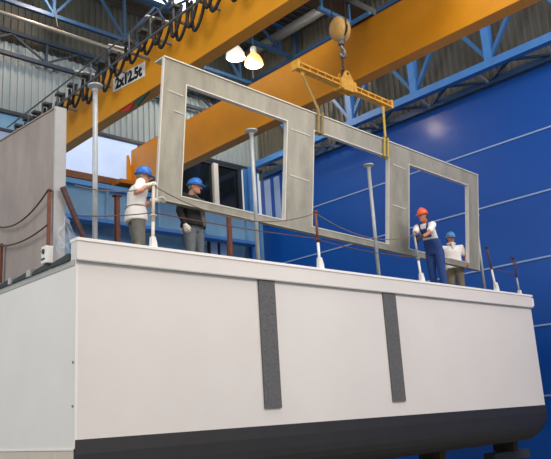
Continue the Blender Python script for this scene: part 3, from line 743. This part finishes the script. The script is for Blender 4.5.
    if style=='belt':
        h=MB(); R=[]
        for k in range(25):
            a=2*math.pi*k/24; R.append(wa+Matrix.Rotation(ty,3,'Z')@V(((.1+sh_m+.012)*math.cos(a),(.155+sh_m+.01)*math.sin(a),-.03)))
        h.tube(R,.014,8); h.build('belt',M['belt'],t,off=(0,0,0),smooth=True)
    if style=='scarf':
        h=MB(); h.tube([nk+V((.085*math.cos(a)+.015,.08*math.sin(a),.03+.012*math.cos(3*a))) for a in [2*math.pi*k/16 for k in range(17)]],.026,8); capsule(h,[nk+V((.1,0,.02)),nk+V((.13,.01,-.06)),nk+V((.15,.0,-.12))],[.03,.035,.015]); remesh(h,'scarf',M['glove'],t,.01,3)
    return t
R_=math.radians
def local(w,loc,yaw,sc): return (Matrix.Rotation(-yaw,3,'Z')@(V(w)-V(loc)))/sc
def ik(sh,wr,hint,l1=.30,l2=.27):
    sh,wr,hint=V(sh),V(wr),V(hint); d=wr-sh; D=min(d.length,l1+l2-.01); d=d.normalized()
    a=(l1*l1-l2*l2+D*D)/(2*D); h=math.sqrt(max(0,l1*l1-a*a)); n=(hint-d*hint.dot(d)).normalized()
    return [sh,sh+d*a+n*h,sh+d*D]
def base(**k):
    J=dict(pelvis=(0,0,.95),waist=(.0,0,1.1),chest=(.0,0,1.32),neck=(-.01,0,1.5),hc=(.02,0,1.665),head=(0,.05),
      armR=[(0,-.2,1.44),(-.03,-.26,1.16),(.08,-.27,.92)],armL=[(0,.2,1.44),(-.03,.26,1.16),(.08,.27,.92)],
      handR=((.2,0,-1),(0,1,0)),handL=((.2,0,-1),(0,-1,0)),
      legR=[(0,-.095,.9),(.02,-.11,.49),(0,-.12,.09)],legL=[(0,.095,.9),(.02,.11,.49),(0,.12,.09)])
    J.update(k); return J
# 1: white shirt, seen from behind his right side, right hand raised on the rope
worker('worker in white t-shirt and blue helmet at the left end, reaching for the rope',(1.2,.42,2.3),R_(-18),
  base(hem=.12,waist=(-.0,0,1.08),chest=(.03,0,1.3),neck=(.06,0,1.445),hc=(.12,-.01,1.565),head=(R_(-25),.18),
   armR=[(.03,-.2,1.40),(-.08,-.34,1.17),(.12,-.30,1.335)],handR=((.8,-.15,.35),(0,.5,-.6)),curlR=1.0,
   armL=[(.04,.2,1.4),(.14,.27,1.15),(.36,.16,1.25)],handL=((1,-.1,.1),(0,-.6,-.6)),
   legR=[(0,-.1,.9),(.03,-.12,.48),(-.06,-.12,.09)],legL=[(0,.1,.9),(.06,.12,.49),(.08,.13,.09)]),
  'tee','beigep','hatb','skin','hairg',dict(R='glove',L='glove'),'belt',1.0)
# 2: dark jacket, facing the bulwark, behind the frame
worker('worker in open dark jacket and grey jeans under a bright blue helmet',(2.80,1.12,2.5),R_(-75),
  base(head=(R_(20),.12),hc=(.05,.01,1.645),ty=.15,
   armR=[(0,-.22,1.43),(-.02,-.3,1.15),(.08,-.3,.9)],handR=((.25,0,-1),(-.2,1,0)),
   armL=[(0,.22,1.43),(-.12,.29,1.17),(-.2,.12,.97)],handL=((-.1,-.7,-.5),(-1,0,0))),
  'jacket','jeans','hatb','skin','hairg',dict(R='glove',L='glove'),'jacket').scale=(1.1,1.12,1.0)
# 3: orange helmet, overalls, both hands on the stanchion
P3,Y3=V((8.87,.335,2.5)),R_(188)
def g3(z): return local((7.98-.09*(z-2.645)/1.075,.135,z),P3,Y3,1.06)
sR,sL=V((.35,-.17,1.41)),V((.35,.2,1.40))
wR=g3(3.64); wL=g3(3.52)
dR=(wR-sR).normalized(); dL=(wL-sL).normalized()
aR=ik(sR,wR-dR*.08,(-.2,-.6,-1)); aL=ik(sL,wL-dL*.08+V((0,.02,0)),(-.2,.5,-1))
worker('worker in orange helmet, white shirt and blue overalls gripping the railing stanchion',P3,Y3,
  base(pelvis=(.03,0,.97),waist=(.08,0,1.12),chest=(.24,0,1.32),neck=(.31,0,1.47),hc=(.38,.01,1.625),head=(R_(-22),.12),
   armR=aR,handR=(wR-aR[2],(.1,.9,-.1)),armL=aL,handL=(wL-aL[2],(.1,-.9,-.1)),curlR=1.1,curlL=1.1,
   legR=[(0,-.1,.9),(-.02,-.12,.49),(-.1,-.13,.09)],legL=[(0,.1,.9),(.02,.12,.49),(-.02,.13,.09)]),
  'tee','overall','hato','skint','hairb',dict(R='dglove',L='dglove'),'overalls',1.06)
# 4: pale blue helmet, white shirt, holding the bottom rail of the frame
worker('worker in white shirt and pale blue helmet behind the frame\'s lower right corner',(10.84,1.16,2.5),R_(-134),
  base(hem=.06,head=(R_(12),.1),hc=(.03,0,1.665),
   armR=[(0,-.21,1.43),(.0,-.3,1.16),(.17,-.27,.95)],handR=((.4,.1,-.8),(.3,.6,0)),
   armL=[(0,.21,1.43),(-.05,.3,1.17),(.12,.28,.97)],handL=((.4,-.1,-.8),(.2,-.7,0))),
  'tee','khaki','hatp','skint','hairb',dict(R='glove'),'scarf').scale=(1.1,1.12,1.01)

# ------------------------------------------------------------------ light
w=bpy.data.worlds.new('world'); scn.world=w; w.use_nodes=True
bg=w.node_tree.nodes['Background']; bg.inputs['Color'].default_value=(.95,.97,1.0,1); bg.inputs['Strength'].default_value=.62
def area(name,loc,target,sx,sy,e,c=(1,1,1)):
    l=bpy.data.lights.new(name,'AREA'); l.shape='RECTANGLE'; l.size=sx; l.size_y=sy; l.energy=e; l.color=c
    o=bpy.data.objects.new(name,l); col.objects.link(o); o.location=loc
    o.rotation_euler=(V(target)-V(loc)).to_track_quat('-Z','Y').to_euler(); return o
area('hall_daylight',(-12,1,10),(2,3,3),9,8,1000,(1,.97,.93))
area('fill_near',(4,-13,12),(6,0,4),12,5,1620,(1,.94,.87))  # unseen fill light added on the near side for a gradient
area('fill_right',(13.0,-10,9.5),(9.8,0,2.5),5,4,620,(1,.90,.82))  # unseen warm fill added to brighten the right part of the hull
area('roof_light',(2,-3,15.5),(4,2,2),8,6,900,(1,.97,.92))
scn.view_settings.view_transform='Standard'
scn.view_settings.look='None'
